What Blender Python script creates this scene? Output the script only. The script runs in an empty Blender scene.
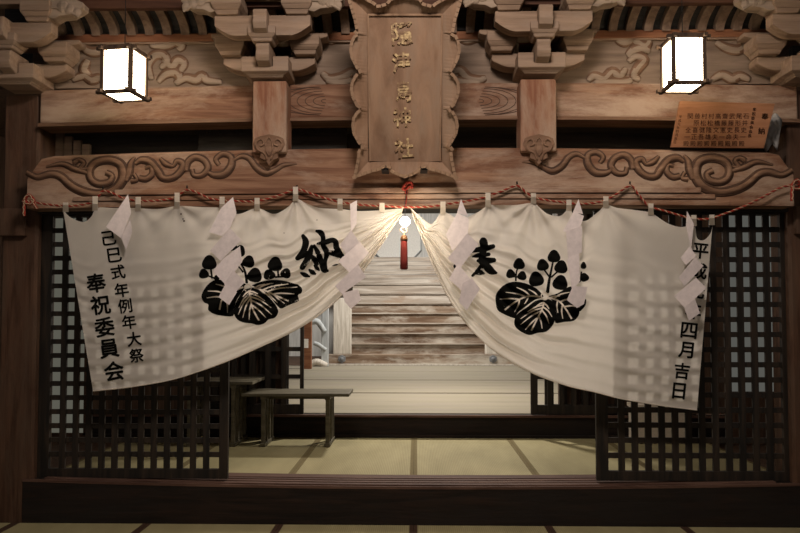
import bpy, bmesh, math, random
from mathutils import Vector, Matrix
from mathutils.bvhtree import BVHTree
random.seed(7)
R = math.radians
SC = bpy.context.scene
COL = SC.collection

# ------------------------------------------------------------------ camera
F = 740.0; CAM = Vector((0, -5.36, 1.5)); PITCH = math.atan(30/F); YAW = math.atan(16/F); SHY = 18.0
cd = bpy.data.cameras.new('camera'); cam = bpy.data.objects.new('camera', cd); COL.objects.link(cam)
cam.location = CAM; cam.rotation_euler = (math.pi/2+PITCH, 0, YAW)
cd.sensor_width = 36; cd.lens = F*36/800; cd.shift_y = SHY/800; cd.clip_end = 100
SC.camera = cam
# ------------------------------------------------------------------ world, lights, exposure
w = bpy.data.worlds.new('night'); SC.world = w; w.use_nodes = True
w.node_tree.nodes['Background'].inputs[0].default_value = (1.0, 0.86, 0.76, 1)
w.node_tree.nodes['Background'].inputs[1].default_value = 0.11
SC.view_settings.view_transform = 'Standard'; SC.view_settings.look = 'None'
SC.view_settings.exposure = 0.0; SC.view_settings.gamma = 1.0; SC.view_settings.use_curve_mapping = False
SC.cycles.use_denoising = True
def area(name, loc, size, power, col, rot=(0, 0, 0), sy=None):
    l = bpy.data.lights.new(name, 'AREA'); l.size = size; l.energy = power; l.color = col
    if sy: l.shape = 'RECTANGLE'; l.size_y = sy
    o = bpy.data.objects.new(name, l); COL.objects.link(o); o.location = loc; o.rotation_euler = rot
    return o
area('passage_lamp_light', (0.36, 4.0, 3.22), 0.22, 160, (1, .91, .80))
area('stair_lamp_light', (0.0, 8.4, 4.3), 0.9, 250, (1, .95, .89), (R(25), 0, 0))
area('front_fill_light', (0.0, -3.0, 4.25), .8, 86, (1, .86, .77), (R(42), 0, 0), .5)  # added fill from the viewer's side, not a real fixture

for nm, x in (('doorway_backlight_fill', -.8), ('doorway_backlight_fill', .8)):  # added fills hidden behind the cloth to light it from the back
    l = bpy.data.lights.new(nm, 'POINT'); l.energy = 37; l.color = (1, .89, .78); l.shadow_soft_size = .27
    o = bpy.data.objects.new(nm, l); COL.objects.link(o); o.location = (x, 1.35, 2.42)

# ------------------------------------------------------------------ helpers
_r = Vector((math.cos(YAW), math.sin(YAW), 0))
_f = Vector((-math.sin(YAW)*math.cos(PITCH), math.cos(YAW)*math.cos(PITCH), math.sin(PITCH)))
_u = _r.cross(_f)
def P(px, py, Y=0.0):
    d = _f*F + _r*(px-400) + _u*(266.5-py+SHY)
    t = (Y-CAM.y)/d.y
    p = CAM + d*t
    return p.x, p.z
def PX(px, Y=0., py=200): return P(px, py, Y)[0]
def PZ(py, Y=0., px=410): return P(px, py, Y)[1]
def V(px, py, Y=0.):
    x, z = P(px, py, Y); return Vector((x, Y, z))

class MB:
    def __init__(s): s.v = []; s.f = []
    def add(s, vs, fs):
        b = len(s.v); s.v += [Vector(v) for v in vs]; s.f += [[i+b for i in f] for f in fs]; return s
    def box(s, x0, x1, y0, y1, z0, z1, n=1, camber=0.0, half=2.75, cb=None):
        cb = camber if cb is None else cb
        vs = []; fs = []
        for i in range(n+1):
            x = x0+(x1-x0)*i/n
            q = (x/half)**2
            a = z0-cb*q; b = z1-camber*q
            vs += [(x, y0, a), (x, y1, a), (x, y1, b), (x, y0, b)]
        for i in range(n):
            k = 4*i
            for j in range(4):
                fs.append([k+j, k+(j+1) % 4, k+4+(j+1) % 4, k+4+j])
        fs.append([0, 3, 2, 1]); k = 4*n; fs.append([k, k+1, k+2, k+3])
        return s.add(vs, fs)
    def prism(s, poly, y0, y1):      # poly in XZ, extruded along Y
        n = len(poly)
        vs = [(x, y0, z) for x, z in poly]+[(x, y1, z) for x, z in poly]
        fs = [list(range(n)), list(range(2*n-1, n-1, -1))]+[[i, i+n, (i+1) % n+n, (i+1) % n] for i in range(n)]
        return s.add(vs, fs)
    def prismx(s, poly, x0, x1):     # poly in YZ, extruded along X
        n = len(poly)
        vs = [(x0, y, z) for y, z in poly]+[(x1, y, z) for y, z in poly]
        fs = [list(range(n)), list(range(2*n-1, n-1, -1))]+[[i, i+n, (i+1) % n+n, (i+1) % n] for i in range(n)]
        return s.add(vs, fs)
    def frustum(s, c, a, b, z0, z1):  # a,b = half sizes (x,y) bottom / top
        vs = [(c[0]+i*a[0], c[1]+j*a[1], z0) for i, j in ((-1, -1), (1, -1), (1, 1), (-1, 1))]
        vs += [(c[0]+i*b[0], c[1]+j*b[1], z1) for i, j in ((-1, -1), (1, -1), (1, 1), (-1, 1))]
        return s.add(vs, [[3, 2, 1, 0], [4, 5, 6, 7]]+[[i, (i+1) % 4, (i+1) % 4+4, i+4] for i in range(4)])
    def tube(s, path, rad, n=8, flat=1.0, closed=False):
        path = [Vector(p) for p in path]; m = len(path)
        if not hasattr(rad, '__len__'): rad = [rad]*m
        vs = []; prev = None
        for i, p in enumerate(path):
            t = (path[min(i+1, m-1)]-path[max(i-1, 0)])
            if t.length < 1e-9: t = Vector((1, 0, 0))
            t.normalize()
            a = Vector((0, 1, 0)) if abs(t.y) < .9 else Vector((1, 0, 0))
            if prev is not None and prev.cross(t).length > .1: a = prev
            b = t.cross(a).normalized(); a = b.cross(t).normalized(); prev = a
            for k in range(n):
                q = 2*math.pi*k/n
                vs.append(p+a*(math.cos(q)*rad[i]*flat)+b*(math.sin(q)*rad[i]))
        fs = [[i*n+k, i*n+(k+1) % n, (i+1)*n+(k+1) % n, (i+1)*n+k] for i in range(m-1) for k in range(n)]
        fs += [list(range(n))[::-1], [(m-1)*n+k for k in range(n)]]
        return s.add(vs, fs)
    def lathe(s, c, prof, n=16):      # prof: (r, z) list, around Z at c
        vs = [(c[0]+r*math.cos(2*math.pi*k/n), c[1]+r*math.sin(2*math.pi*k/n), c[2]+z) for r, z in prof for k in range(n)]
        fs = [[i*n+k, i*n+(k+1) % n, (i+1)*n+(k+1) % n, (i+1)*n+k] for i in range(len(prof)-1) for k in range(n)]
        fs += [list(range(n))[::-1], [(len(prof)-1)*n+k for k in range(n)]]
        return s.add(vs, fs)
    def ball(s, c, r, n=12, sy=1.0):
        prof = [(max(r*math.sin(math.pi*i/n), 1e-4), -r*math.cos(math.pi*i/n)) for i in range(n+1)]
        b = len(s.v); s.lathe(c, prof, n)
        for i in range(b, len(s.v)): s.v[i].y = c[1]+(s.v[i].y-c[1])*sy
        return s
def cr(pts, k=6):
    pts = [Vector(p) for p in pts]; out = []
    for i in range(len(pts)-1):
        p0 = pts[max(i-1, 0)]; p1 = pts[i]; p2 = pts[i+1]; p3 = pts[min(i+2, len(pts)-1)]
        for j in range(k):
            t = j/k
            out.append(.5*((2*p1)+(p2-p0)*t+(2*p0-5*p1+4*p2-p3)*t*t+(3*p1-p0-3*p2+p3)*t**3))
    out.append(pts[-1]); return out
def interp(pts, x):
    for (a, b), (c, d) in zip(pts, pts[1:]):
        if x <= c: return b+(d-b)*(x-a)/(c-a) if c != a else d
    return pts[-1][1]

def make(name, mb, mat, parent=None, loc=None, bev=0, smooth=False, kind=None, recalc=True):
    o0 = Vector(parent['_o']) if parent and '_o' in parent else Vector((0, 0, 0))
    if parent is None:
        o0 = Vector(loc) if loc is not None else Vector((sum(v.x for v in mb.v)/len(mb.v), sum(v.y for v in mb.v)/len(mb.v), min(v.z for v in mb.v)))
    me = bpy.data.meshes.new(name); me.from_pydata([tuple(v-o0) for v in mb.v], [], mb.f); me.validate()
    if recalc:
        bm = bmesh.new(); bm.from_mesh(me); bmesh.ops.recalc_face_normals(bm, faces=bm.faces)
        big = [f for f in bm.faces if len(f.verts) > 4]
        if big: bmesh.ops.triangulate(bm, faces=big)
        bm.to_mesh(me); bm.free()
    if smooth:
        for p in me.polygons: p.use_smooth = True
    o = bpy.data.objects.new(name, me); COL.objects.link(o); me.materials.append(mat)
    if parent: o.parent = parent
    else: o.location = o0
    o['_o'] = tuple(o0)
    if bev:
        m = o.modifiers.new('bevel', 'BEVEL'); m.width = bev; m.segments = 2; m.limit_method = 'ANGLE'; m.angle_limit = R(40)
    if kind: o['kind'] = kind
    return o
def thing(name, label, cat, loc, group=None):
    o = bpy.data.objects.new(name, None); COL.objects.link(o); o.empty_display_size = .1
    o.location = loc; o['_o'] = tuple(loc); o['label'] = label; o['category'] = cat
    if group: o['group'] = group
    return o
def tag(o, label, cat, group=None):
    o['label'] = label; o['category'] = cat
    if group: o['group'] = group
    return o

# ------------------------------------------------------------------ materials
def newmat(name, rough=.8):
    m = bpy.data.materials.new(name); m.use_nodes = True
    b = m.node_tree.nodes['Principled BSDF']; b.inputs['Roughness'].default_value = rough
    b.inputs['Specular IOR Level'].default_value = .25
    return m, m.node_tree, b
def ramp(nt, fac, stops):
    r = nt.nodes.new('ShaderNodeValToRGB'); e = r.color_ramp.elements
    while len(e) < len(stops): e.new(.5)
    for i, (p, c) in enumerate(stops): e[i].position = p; e[i].color = (*c, 1)
    nt.links.new(fac, r.inputs[0]); return r.outputs[0]
def noise(nt, scale, vec_scale=(1, 1, 1), detail=6, dist=0.0, rough=.6):
    tc = nt.nodes.new('ShaderNodeTexCoord'); mp = nt.nodes.new('ShaderNodeMapping'); mp.inputs['Scale'].default_value = vec_scale
    nt.links.new(tc.outputs['Object'], mp.inputs[0])
    n = nt.nodes.new('ShaderNodeTexNoise'); n.inputs['Scale'].default_value = scale; n.inputs['Detail'].default_value = detail
    n.inputs['Distortion'].default_value = dist; n.inputs['Roughness'].default_value = rough
    nt.links.new(mp.outputs[0], n.inputs['Vector']); return n.outputs['Fac']
def mixc(nt, f, a, b, mode='MIX'):
    m = nt.nodes.new('ShaderNodeMix'); m.data_type = 'RGBA'; m.blend_type = mode
    if isinstance(f, float): m.inputs[0].default_value = f
    else: nt.links.new(f, m.inputs[0])
    for s, i in ((a, 6), (b, 7)):
        if isinstance(s, tuple): m.inputs[i].default_value = (*s, 1)
        else: nt.links.new(s, m.inputs[i])
    return m.outputs[2]
def bump(nt, b, h, st, dist=.01):
    n = nt.nodes.new('ShaderNodeBump'); n.inputs['Strength'].default_value = st; n.inputs['Distance'].default_value = dist
    nt.links.new(h, n.inputs['Height']); nt.links.new(n.outputs[0], b.inputs['Normal'])
def wood(name, dark, light, axis='x', patch=None, rough=.75, fine=19, bst=.45, plo=.45, phi=.62):
    m, nt, b = newmat(name, rough)
    sc = {'x': (.09, 1, 1), 'y': (1, .09, 1), 'z': (1, 1, .09)}[axis]
    g = noise(nt, fine, sc, 8, .6)
    c = ramp(nt, g, [(.30, tuple(k*.8 for k in dark)), (.42, dark), (.68, light)])
    if patch:
        sc2 = {'x': (.3, 1, 1), 'y': (1, .3, 1), 'z': (1, 1, .3)}[axis]
        p = noise(nt, 3.2, sc2, 9, .3, .7)
        c = mixc(nt, ramp(nt, p, [(plo, (0, 0, 0)), (phi, (1, 1, 1))]), c, patch)
    nt.links.new(c, b.inputs['Base Color']); bump(nt, b, g, bst); return m
M = {}
M['beam'] = wood('weathered reddish wood', (.155, .072, .040), (.29, .165, .10), 'x', (.385, .28, .205), plo=.47, phi=.64)
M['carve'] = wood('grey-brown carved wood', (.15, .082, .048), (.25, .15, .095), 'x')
M['groove'] = wood('groove shade and grain brown', (.06, .032, .02), (.11, .06, .036), 'x')  # painted shade beside the scrolls; also the dark growth rings
M['strut'] = wood('red-brown strut wood', (.20, .082, .044), (.30, .16, .095), 'z', (.34, .24, .17))
M['post'] = wood('dark post wood', (.055, .026, .014), (.12, .062, .036), 'z', (.09, .055, .035))
M['pale'] = wood('pale bracket wood', (.225, .15, .10), (.34, .235, .16), 'x', (.28, .205, .15))
M['board'] = wood('frieze board wood', (.19, .135, .097), (.28, .205, .15), 'x')
M['relief'] = wood('relief wood', (.26, .195, .14), (.37, .28, .205), 'x')
M['plaque'] = wood('plaque wood', (.22, .13, .078), (.32, .20, .125), 'z', (.27, .185, .125), fine=9)
M['plaque_rim'] = wood('plaque rim wood', (.24, .15, .092), (.34, .22, .14), 'z')
M['sill'] = wood('dark sill wood', (.010, .006, .004), (.026, .014, .009), 'x', (.015, .011, .009))
M['silltop'] = wood('worn sill edge wood', (.07, .035, .024), (.15, .085, .06), 'x')
M['black'] = wood('blackened lattice wood', (.013, .011, .009), (.036, .025, .017), 'z', rough=.6)
M['darkboard'] = wood('board dark with painted shade', (.016, .015, .015), (.034, .031, .030), 'x')  # near-black colour stands in for shade between the eave ribs
M['gapboard'] = wood('board darkened for the gap shade', (.035, .032, .028), (.06, .054, .046), 'x')  # dark tone puts the shade of the recess into the wood
M['rib'] = wood('rib wood', (.14, .092, .062), (.21, .145, .10), 'z')
M['redbeam'] = wood('eave beam wood', (.19, .075, .035), (.30, .14, .07), 'x')
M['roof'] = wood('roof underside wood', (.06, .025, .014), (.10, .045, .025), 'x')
M['bench'] = wood('bench wood with olive light tint', (.10, .088, .06), (.165, .148, .105), 'x', rough=.5)  # olive cast of the light is put into the wood colour
M['donor'] = wood('orange-brown board', (.33, .15, .075), (.42, .205, .11), 'x')
M['stair'] = wood('weathered stair wood', (.12, .072, .043), (.27, .195, .135), 'x', (.42, .375, .31), fine=9, plo=.44, phi=.62, bst=.6)
M['stairpale'] = wood('bleached stair wood', (.30, .25, .20), (.55, .50, .43), 'x', (.28, .20, .14), fine=9, plo=.55, phi=.7)
M['whitepost'] = wood('bleached post wood', (.45, .40, .33), (.66, .61, .53), 'z')
M['sheet'] = wood('pale floor sheet', (.225, .20, .145), (.28, .25, .185), 'x', (.245, .215, .17), fine=4, bst=.03)
M['farwall'] = wood('far pale wall', (.55, .54, .50), (.70, .69, .65), 'z', bst=.05)
M['greyrail'] = wood('grey painted rail', (.36, .38, .38), (.52, .54, .53), 'z')
M['lanternwood'] = wood('dark lantern frame', (.05, .03, .02), (.12, .075, .045), 'z')
M['brownroom'] = wood('room dark brown wood', (.07, .04, .025), (.12, .07, .045), 'z')

def plain(name, c, rough=.8, metal=0., spec=.25):
    m, nt, b = newmat(name, rough); n = noise(nt, 30)
    k = ramp(nt, n, [(.3, tuple(x*.88 for x in c)), (.7, tuple(min(1, x*1.08) for x in c))])
    nt.links.new(k, b.inputs['Base Color']); b.inputs['Metallic'].default_value = metal
    b.inputs['Specular IOR Level'].default_value = spec; return m
M['ink'] = plain('black ink', (.006, .006, .005), .95, spec=.05)
M['inkbrown'] = plain('brush ink on wood', (.06, .025, .012), .9)
M['paper'] = plain('white folded paper', (.74, .66, .64), .9)
M['red'] = plain('red cord', (.24, .028, .017), .85)
M['ropewhite'] = plain('cream cord', (.40, .29, .19), .85)
M['tassel'] = plain('dark red tassel', (.15, .02, .014), .9)
M['iron'] = plain('dark iron', (.03, .028, .028), .5, .6)
M['nailcover'] = plain('grey nail cover', (.16, .165, .17), .6)
M['heri'] = plain('dark brown cloth border', (.055, .028, .016), .9)
M['heri_in'] = plain('olive patterned border', (.16, .125, .055), .9)
M['ivory'] = plain('ivory vein print', (.74, .66, .55), .95)
M['plastic'] = plain('grey crumpled sheet', (.33, .32, .30), .6)
M['brass'] = plain('brass fitting', (.14, .07, .035), .5, .5)
M['whitepanel'] = plain('white panel', (.84, .81, .74), .8)
def gold():
    m, nt, b = newmat('worn gilding', .45); n = noise(nt, 26, detail=8)
    nt.links.new(ramp(nt, n, [(.47, (.23, .14, .08)), (.60, (.62, .46, .24))]), b.inputs['Base Color'])
    return m
M['gold'] = gold()
def clothmat():
    m, nt, b = newmat('unbleached cotton cloth', .95)
    n = noise(nt, 2.2, (1, 1, 1), 7); f = noise(nt, 160, (1, 1, 1), 2)
    c = ramp(nt, n, [(.3, (.76, .70, .61)), (.7, (.84, .785, .70))])
    nt.links.new(c, b.inputs['Base Color']); bump(nt, b, f, .15, .002)
    tr = nt.nodes.new('ShaderNodeBsdfTranslucent'); nt.links.new(c, tr.inputs[0])
    mx = nt.nodes.new('ShaderNodeMixShader'); mx.inputs[0].default_value = .45
    nt.links.new(b.outputs[0], mx.inputs[1]); nt.links.new(tr.outputs[0], mx.inputs[2])
    nt.links.new(mx.outputs[0], nt.nodes['Material Output'].inputs[0]); return m
M['cloth'] = clothmat()
def tatamimat():
    m, nt, b = newmat('woven tatami rush', .75)
    tc = nt.nodes.new('ShaderNodeTexCoord'); wv = nt.nodes.new('ShaderNodeTexWave')
    wv.bands_direction = 'X'; wv.inputs['Scale'].default_value = 22; wv.inputs['Distortion'].default_value = .4
    nt.links.new(tc.outputs['Object'], wv.inputs[0]); n = noise(nt, 5, (1, .3, 1), 6)
    c = ramp(nt, n, [(.3, (.26, .225, .11)), (.7, (.36, .315, .165))])
    c2 = mixc(nt, .22, c, ramp(nt, wv.outputs['Fac'], [(.2, (.16, .13, .065)), (.8, (.43, .38, .22))]))
    nt.links.new(c2, b.inputs['Base Color']); bump(nt, b, wv.outputs['Fac'], .2, .003); return m
M['tatami'] = tatamimat()
def glow(name, c, s):
    m = bpy.data.materials.new(name); m.use_nodes = True; nt = m.node_tree; nt.nodes.clear()
    e = nt.nodes.new('ShaderNodeEmission'); e.inputs[0].default_value = (*c, 1); e.inputs[1].default_value = s
    o = nt.nodes.new('ShaderNodeOutputMaterial'); nt.links.new(e.outputs[0], o.inputs[0]); return m
M['lanternpaper'] = glow('lit lantern paper', (1, .80, .55), 15.0)
M['bulb'] = glow('lit bulb', (1, .84, .64), 130)
M['shoji'] = glow('self-glowing shoji paper', (.82, .80, .64), .12)  # glow put into the paper in place of light from behind
M['shojiblue'] = glow('self-glowing shoji paper cool', (.74, .74, .66), .12)  # same built-in glow, cooler tone

def text_mesh(ch, size, bold=0.0):
    """2-D outline of a character as (verts, faces), centred, width normalised to its em."""
    cu = bpy.data.curves.new('t', 'FONT'); cu.body = ch; cu.size = 1.0; cu.offset = bold; cu.resolution_u = 3
    cu.align_x = 'CENTER'; o = bpy.data.objects.new('t', cu); COL.objects.link(o)
    dg = bpy.context.evaluated_depsgraph_get(); me = bpy.data.meshes.new_from_object(o.evaluated_get(dg))
    vs = [Vector((v.co.x, v.co.y)) for v in me.vertices]; fs = [list(p.vertices) for p in me.polygons]
    bpy.data.objects.remove(o); bpy.data.curves.remove(cu); bpy.data.meshes.remove(me)
    if not vs: return [], []
    x0 = min(v.x for v in vs); x1 = max(v.x for v in vs); y0 = min(v.y for v in vs); y1 = max(v.y for v in vs)
    e = max(x1-x0, y1-y0, .6)
    return [((v.x-(x0+x1)/2)*size/e, (v.y-(y0+y1)/2)*size/e) for v in vs], fs
def text_px(mb, ch, cx, cy, size, yfun, bold=.02, rot=0., sx=1.0, thick=0.0):
    if bold > .024 and not thick:
        for k in range(5):
            q = 2*math.pi*k/5; text_px(mb, ch, cx+bold*.8*size*math.cos(q), cy+bold*.8*size*math.sin(q), size, yfun, 0., rot, sx)
        return
    vs, fs = text_mesh(ch, 1.0, bold); ca, sa = math.cos(R(rot)), math.sin(R(rot)); out = []
    for x, y in vs:
        x *= sx; X = cx+(x*ca-y*sa)*size; Y = cy-(x*sa+y*ca)*size
        d = yfun(X, Y); out.append(V(X, Y, d))
    if not out: return
    if thick:
        n = len(out); mb.add(out+[v+Vector((0, thick, 0)) for v in out], fs+[[i+n for i in f[::-1]] for f in fs])
        from collections import Counter
        ed = Counter(tuple(sorted((f[i], f[(i+1) % len(f)]))) for f in fs for i in range(len(f)))
        mb.add(out+[v+Vector((0, thick, 0)) for v in out], [[a, b, b+n, a+n] for (a, b), c in ed.items() if c == 1])
    else: mb.add(out, fs)

# ================================================================== SETTING
CH = 0.035
floor = make('floor', MB().box(-5, 5, -8, 0.1, -.3, -.055), M['brownroom'], kind='structure')
make('floor_inner', MB().box(-5, 5, 0.3, 2.26, -.3, .195), M['brownroom'], kind='structure')
make('floor_passage', MB().box(-5, 5, 2.3, 13.0, -.3, .462), M['brownroom'], kind='structure')
make('wall_left', MB().box(-5.1, -4.2, .36, 13, 0, 5), M['brownroom'], kind='structure')
make('wall_right', MB().box(4.2, 5.1, .36, 13, 0, 5), M['brownroom'], kind='structure')
make('wall_back', MB().box(-4.2, 4.2, 13.0, 13.2, .47, 5), M['farwall'], kind='structure')
make('ceiling_inner', MB().box(-4.2, 4.2, .42, 2.2, 3.3, 3.4), M['brownroom'], kind='structure')
make('ceiling_passage', MB().box(-4.2, 4.2, 2.3, 13, 4.9, 5.0), M['brownroom'], kind='structure')

# posts ------------------------------------------------------------
def column(cx, label, side):
    x0 = PX(cx-18, -.01); x1 = PX(cx+18, -.01)
    t = thing('square_column', label, 'column', ((x0+x1)/2, 0.0, 0), 'square columns at the ends of the bay')
    c = .018; a = [(x0+c, -.012), (x1-c, -.012), (x1, -.012+c), (x1, .26), (x0, .26), (x0, -.012+c)]
    mb = MB(); z0, z1 = -.05, PZ(93, -.01)
    n = len(a); mb.add([(x, y, z0) for x, y in a]+[(x, y, z1) for x, y in a], [list(range(n))[::-1], [i+n for i in range(n)]]+[[i, (i+1) % n, (i+1) % n+n, i+n] for i in range(n)])
    make('shaft', mb, M['post'], t)
    zc = PZ(221, -.06)
    if side < 0: xa, xb = x0-.6, PX(25, -.06)
    else: xa, xb = PX(796, -.06), x1+.6
    make('side_rail', MB().box(xa, xb, -.06, -.005, zc-.10, zc+.10), M['post'], t, bev=.006)
    return t, (x0+x1)/2
colL, XL = column(20, 'dark square wooden column at the left end of the shrine front', -1)
colR, XR = column(806, 'dark square wooden column cut by the right picture edge', 1)

# sill --------------------------------------------------------------
xl, xr = PX(28, -.02), PX(800, -.02)
t = thing('threshold_beam', 'thick dark brown sill beam under the open lattice doors', 'sill', (0, .15, 0))
sg = -0.038
zt = PZ(487, -.02)
make('beam', MB().box(xl, xr, -.02, .34, -.04, zt, 24, sg, cb=0), M['sill'], t, bev=.006)
mb = MB()
for y0, y1 in ((.0, .05), (.075, .12), (.145, .19), (.215, .33)): mb.box(xl+.15, xr-.2, y0, y1, zt-.004, zt+.012, 24, sg)
make('track_ridge', mb, M['silltop'], t, bev=.003)
mb = MB().box(xl, xr, -.022, .0, zt-.016, zt+.002, 24, sg)
make('worn_edge', mb, M['silltop'], t)

# tatami ------------------------------------------------------------
names = ['first', 'second', 'third', 'fourth', 'fifth', 'sixth', 'seventh', 'eighth']
def tatami(x0, x1, y0, y1, z, label, group, hm):
    t = thing('tatami_mat', label, 'tatami mat', ((x0+x1)/2, (y0+y1)/2, z-.05), group)
    make('rush_surface', MB().box(x0+.028, x1-.028, y0, y1, z-.05, z), M['tatami'], t)
    for a, b in ((x0+.001, x0+.0285), (x1-.0285, x1-.001)):
        make('cloth_border', MB().box(a, b, y0, y1, z-.05, z+.002), M[hm], t)
for i in range(7):
    x0 = -.02+.955*(i-4)
    tatami(x0, x0+.955, -1.93, -.025, 0.0, 'tatami mat in front of the dark sill, %s of the row from the left' % names[i], 'tatami mats before the sill', 'heri')
for i in range(6):
    x0 = -.02+.955*(i-3)
    tatami(x0, x0+.955, .345, 2.188, .25, 'tatami mat inside the doorway, %s of the row from the left' % names[i], 'tatami mats inside the doorway', 'heri_in')

# lattice doors (structure) ----------------------------------------
def lattice(name, x0, x1, z0, z1, Y, px, pz, bw, bh, st=.085, rt=.07, th=.032, x_off=0.):
    t = bpy.data.objects.new(name, None); COL.objects.link(t); t.location = ((x0+x1)/2, Y, z0); t['_o'] = tuple(t.location); t['kind'] = 'structure'
    make('door_frame', MB().box(x0, x0+st, Y, Y+th+.006, z0, z1).box(x1-st*.75, x1, Y, Y+th+.006, z0, z1).box(x0+st, x1-st*.75, Y, Y+th+.006, z0, z0+rt).box(x0+st, x1-st*.75, Y, Y+th+.006, z1-rt, z1), M['black'], t, bev=.003)
    mb = MB(); nx = max(1, round((x1-x0-st*1.75)/px)); nz = max(1, round((z1-z0-2*rt)/pz))
    for i in range(1, nx):
        x = x0+st+(x1-x0-st*1.75)*i/nx; mb.box(x-bw/2, x+bw/2, Y+.004, Y+.022, z0+rt, z1-rt)
    for j in range(1, nz):
        z = z0+rt+(z1-z0-2*rt)*j/nz; mb.box(x0+st, x1-st*.75, Y+.010, Y+.03, z-bh/2, z+bh/2)
    make('lattice_bars', mb, M['black'], t)
    return t
zb, ztop = zt+.005, PZ(206, .05)
lattice('door_1', PX(42, .05), PX(230, .05), zb+.03, ztop, .05, .0945, .105, .044, .036)
#lattice('door_2', PX(48, .12), PX(238, .12), zb+.02, ztop, .125, .0945, .105, .044, .036)
lattice('door_3', PX(594, .05), PX(788, .05), zb+.03, ztop, .05, .0975, .106, .046, .038)
#lattice('door_4', PX(600, .12), PX(790, .12), zb+.02, ztop, .125, .0975, .106, .046, .038)
# far partition
Yf = 2.24
t = thing('far_threshold', 'dark brown threshold beam at the far edge of the inner tatami', 'sill', (0, Yf+.05, .19))
make('beam', MB().box(-4.2, 4.2, Yf, Yf+.16, .19, .468, 1), M['sill'], t, bev=.004)
make('upper_edge', MB().box(-4.2, 4.2, Yf-.012, Yf+.03, .452, .474), M['silltop'], t)
make('lower_ledge', MB().box(-4.2, 4.2, Yf-.05, Yf-.001, .252, .275), M['sill'], t)
make('trim_1', MB().box(-4.2, 4.2, Yf, Yf+.14, 2.66, 3.35), M['brownroom'], kind='structure')
lattice('door_2', PX(232, Yf), PX(304, Yf), .476, 2.66, Yf+.03, .155, .30, .06, .045, st=.05, rt=.1)
lattice('door_4', PX(196, Yf), PX(288, Yf), .476, 2.66, Yf+.09, .10, .30, .06, .045, st=.09, rt=.1)
lattice('door_5', PX(530, Yf), PX(602, Yf), .476, 2.66, Yf+.03, .13, .30, .05, .045, st=.07, rt=.1)
lattice('door_6', PX(545, Yf), PX(622, Yf), .476, 2.66, Yf+.09, .10, .30, .06, .045, st=.09, rt=.1)
make('wall_partition_left', MB().box(-4.2, PX(286, Yf), Yf+.14, Yf+.2, .476, 2.66), M['brownroom'], kind='structure')
make('wall_partition_right', MB().box(PX(560, Yf), 4.2, Yf+.14, Yf+.2, .476, 2.66), M['brownroom'], kind='structure')
# shoji seen through the lattice; emission stands in for light behind the paper
def shoji(x0, x1, z0, z1, m, label):
    t = thing('paper_screen', label, 'screen', ((x0+x1)/2, Yf-.08, z0))
    make('paper', MB().box(x0, x1, Yf-.07, Yf-.06, z0, z1), M[m], t)
    mb = MB()
    for i in (0, 3):
        x = x0+(x1-x0)*i/3; mb.box(x-.012, x+.012, Yf-.09, Yf-.072, z0, z1)
    for z in (z0, z1): mb.box(x0-.02, x1+.02, Yf-.09, Yf-.06, z-.02, z+.02)
    make('screen_frame', mb, M['brownroom'], t)
    if z0 > .4: make('lower_board', MB().box(x0, x1, Yf-.09, Yf-.06, .2, z0-.02), M['brownroom'], t)
shoji(PX(46, Yf), PX(92, Yf), .275, PZ(205, Yf), 'shoji', 'self-glowing paper screen behind the left lattice door')
shoji(PX(722, Yf), PX(778, Yf), PZ(392, Yf), PZ(205, Yf), 'shojiblue', 'cool self-glowing paper screen behind the right lattice door')
x0, x1 = PX(632, 1.9), PX(684, 1.9)
t = thing('pale_box', 'pale cloth-covered box on the tatami behind the right lattice door', 'box', ((x0+x1)/2, 2.0, .25))
make('box_body', MB().box(x0, x1, 1.9, 2.12, .2535, PZ(408, 1.9)), M['ivory'], t, bev=.01)
make('box_lid', MB().box(x0-.012, x1+.012, 1.888, 2.132, PZ(408, 1.9), PZ(404, 1.9)), M['ivory'], t, bev=.004)

# kamoi lintel -----------------------------------------------------
t = make('door_lintel', MB().box(PX(38, .0), PX(790, 0), .0, .24, PZ(209, 0), PZ(196, 0), 20, .03), M['black'], loc=(0, 0, 2.2))
tag(t, 'narrow black door-head lintel right under the carved beam', 'lintel')

# ================================================================== CARVED BEAM
YB = -.17
t = thing('carved_beam', 'long weathered cambered beam carved with cloud scrolls above the curtain', 'beam', (0, 0, 2.3))
KB = t
xa, xb = PX(27, YB), PX(794, YB)
zb0, zb1 = PZ(187, YB), PZ(147.5, YB)
mb = MB(); n = 60; vs = []; fs = []
prof = [(.0, 1), (.0, 0), (1, 0), (1, 1)]
for i in range(n+1):
    q = i/n; x = xa+(xb-xa)*q; c = (x/2.75)**2
    e = min(q, 1-q)*(xb-xa)                      # rounded ends
    r = 1.0 if e > .16 else math.sqrt(max(0.02, 1-((.16-e)/.16)**2))
    top = zb1-.052*c; bot = PZ(205.5, YB)-.012*c; mid = (top*.55+bot*.45)
    tz = mid+(top-mid)*r; bz = bot
    g = .018
    vs += [(x, YB, bz), (x, YB, tz-g), (x, YB+g, tz), (x, YB+.3, tz), (x, YB+.3, bz)]
for i in range(n):
    for j in range(5): fs.append([5*i+j, 5*i+(j+1) % 5, 5*i+5+(j+1) % 5, 5*i+5+j])
fs += [[4, 3, 2, 1, 0], [5*n+j for j in range(5)]]
mb.add(vs, fs); make('beam_body', mb, M['beam'], t)
mb = MB()
xc0, xc1 = PX(88, YB), PX(700, YB)
mb.box(xc0+.2, xc1-.0, YB-.028, YB+.01, PZ(193.5, YB), PZ(188, YB), 30, .014)
mb.box(xc0-.1, xc1+.1, YB-.018, YB+.01, PZ(199, YB), PZ(194.5, YB), 30, .014)
mb.box(xc0-.2, xc1+.2, YB-.010, YB+.01, PZ(205.5, YB), PZ(200, YB), 30, .014)
make('moulding', mb, M['beam'], t, bev=.004)
MIR = 819.0
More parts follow.
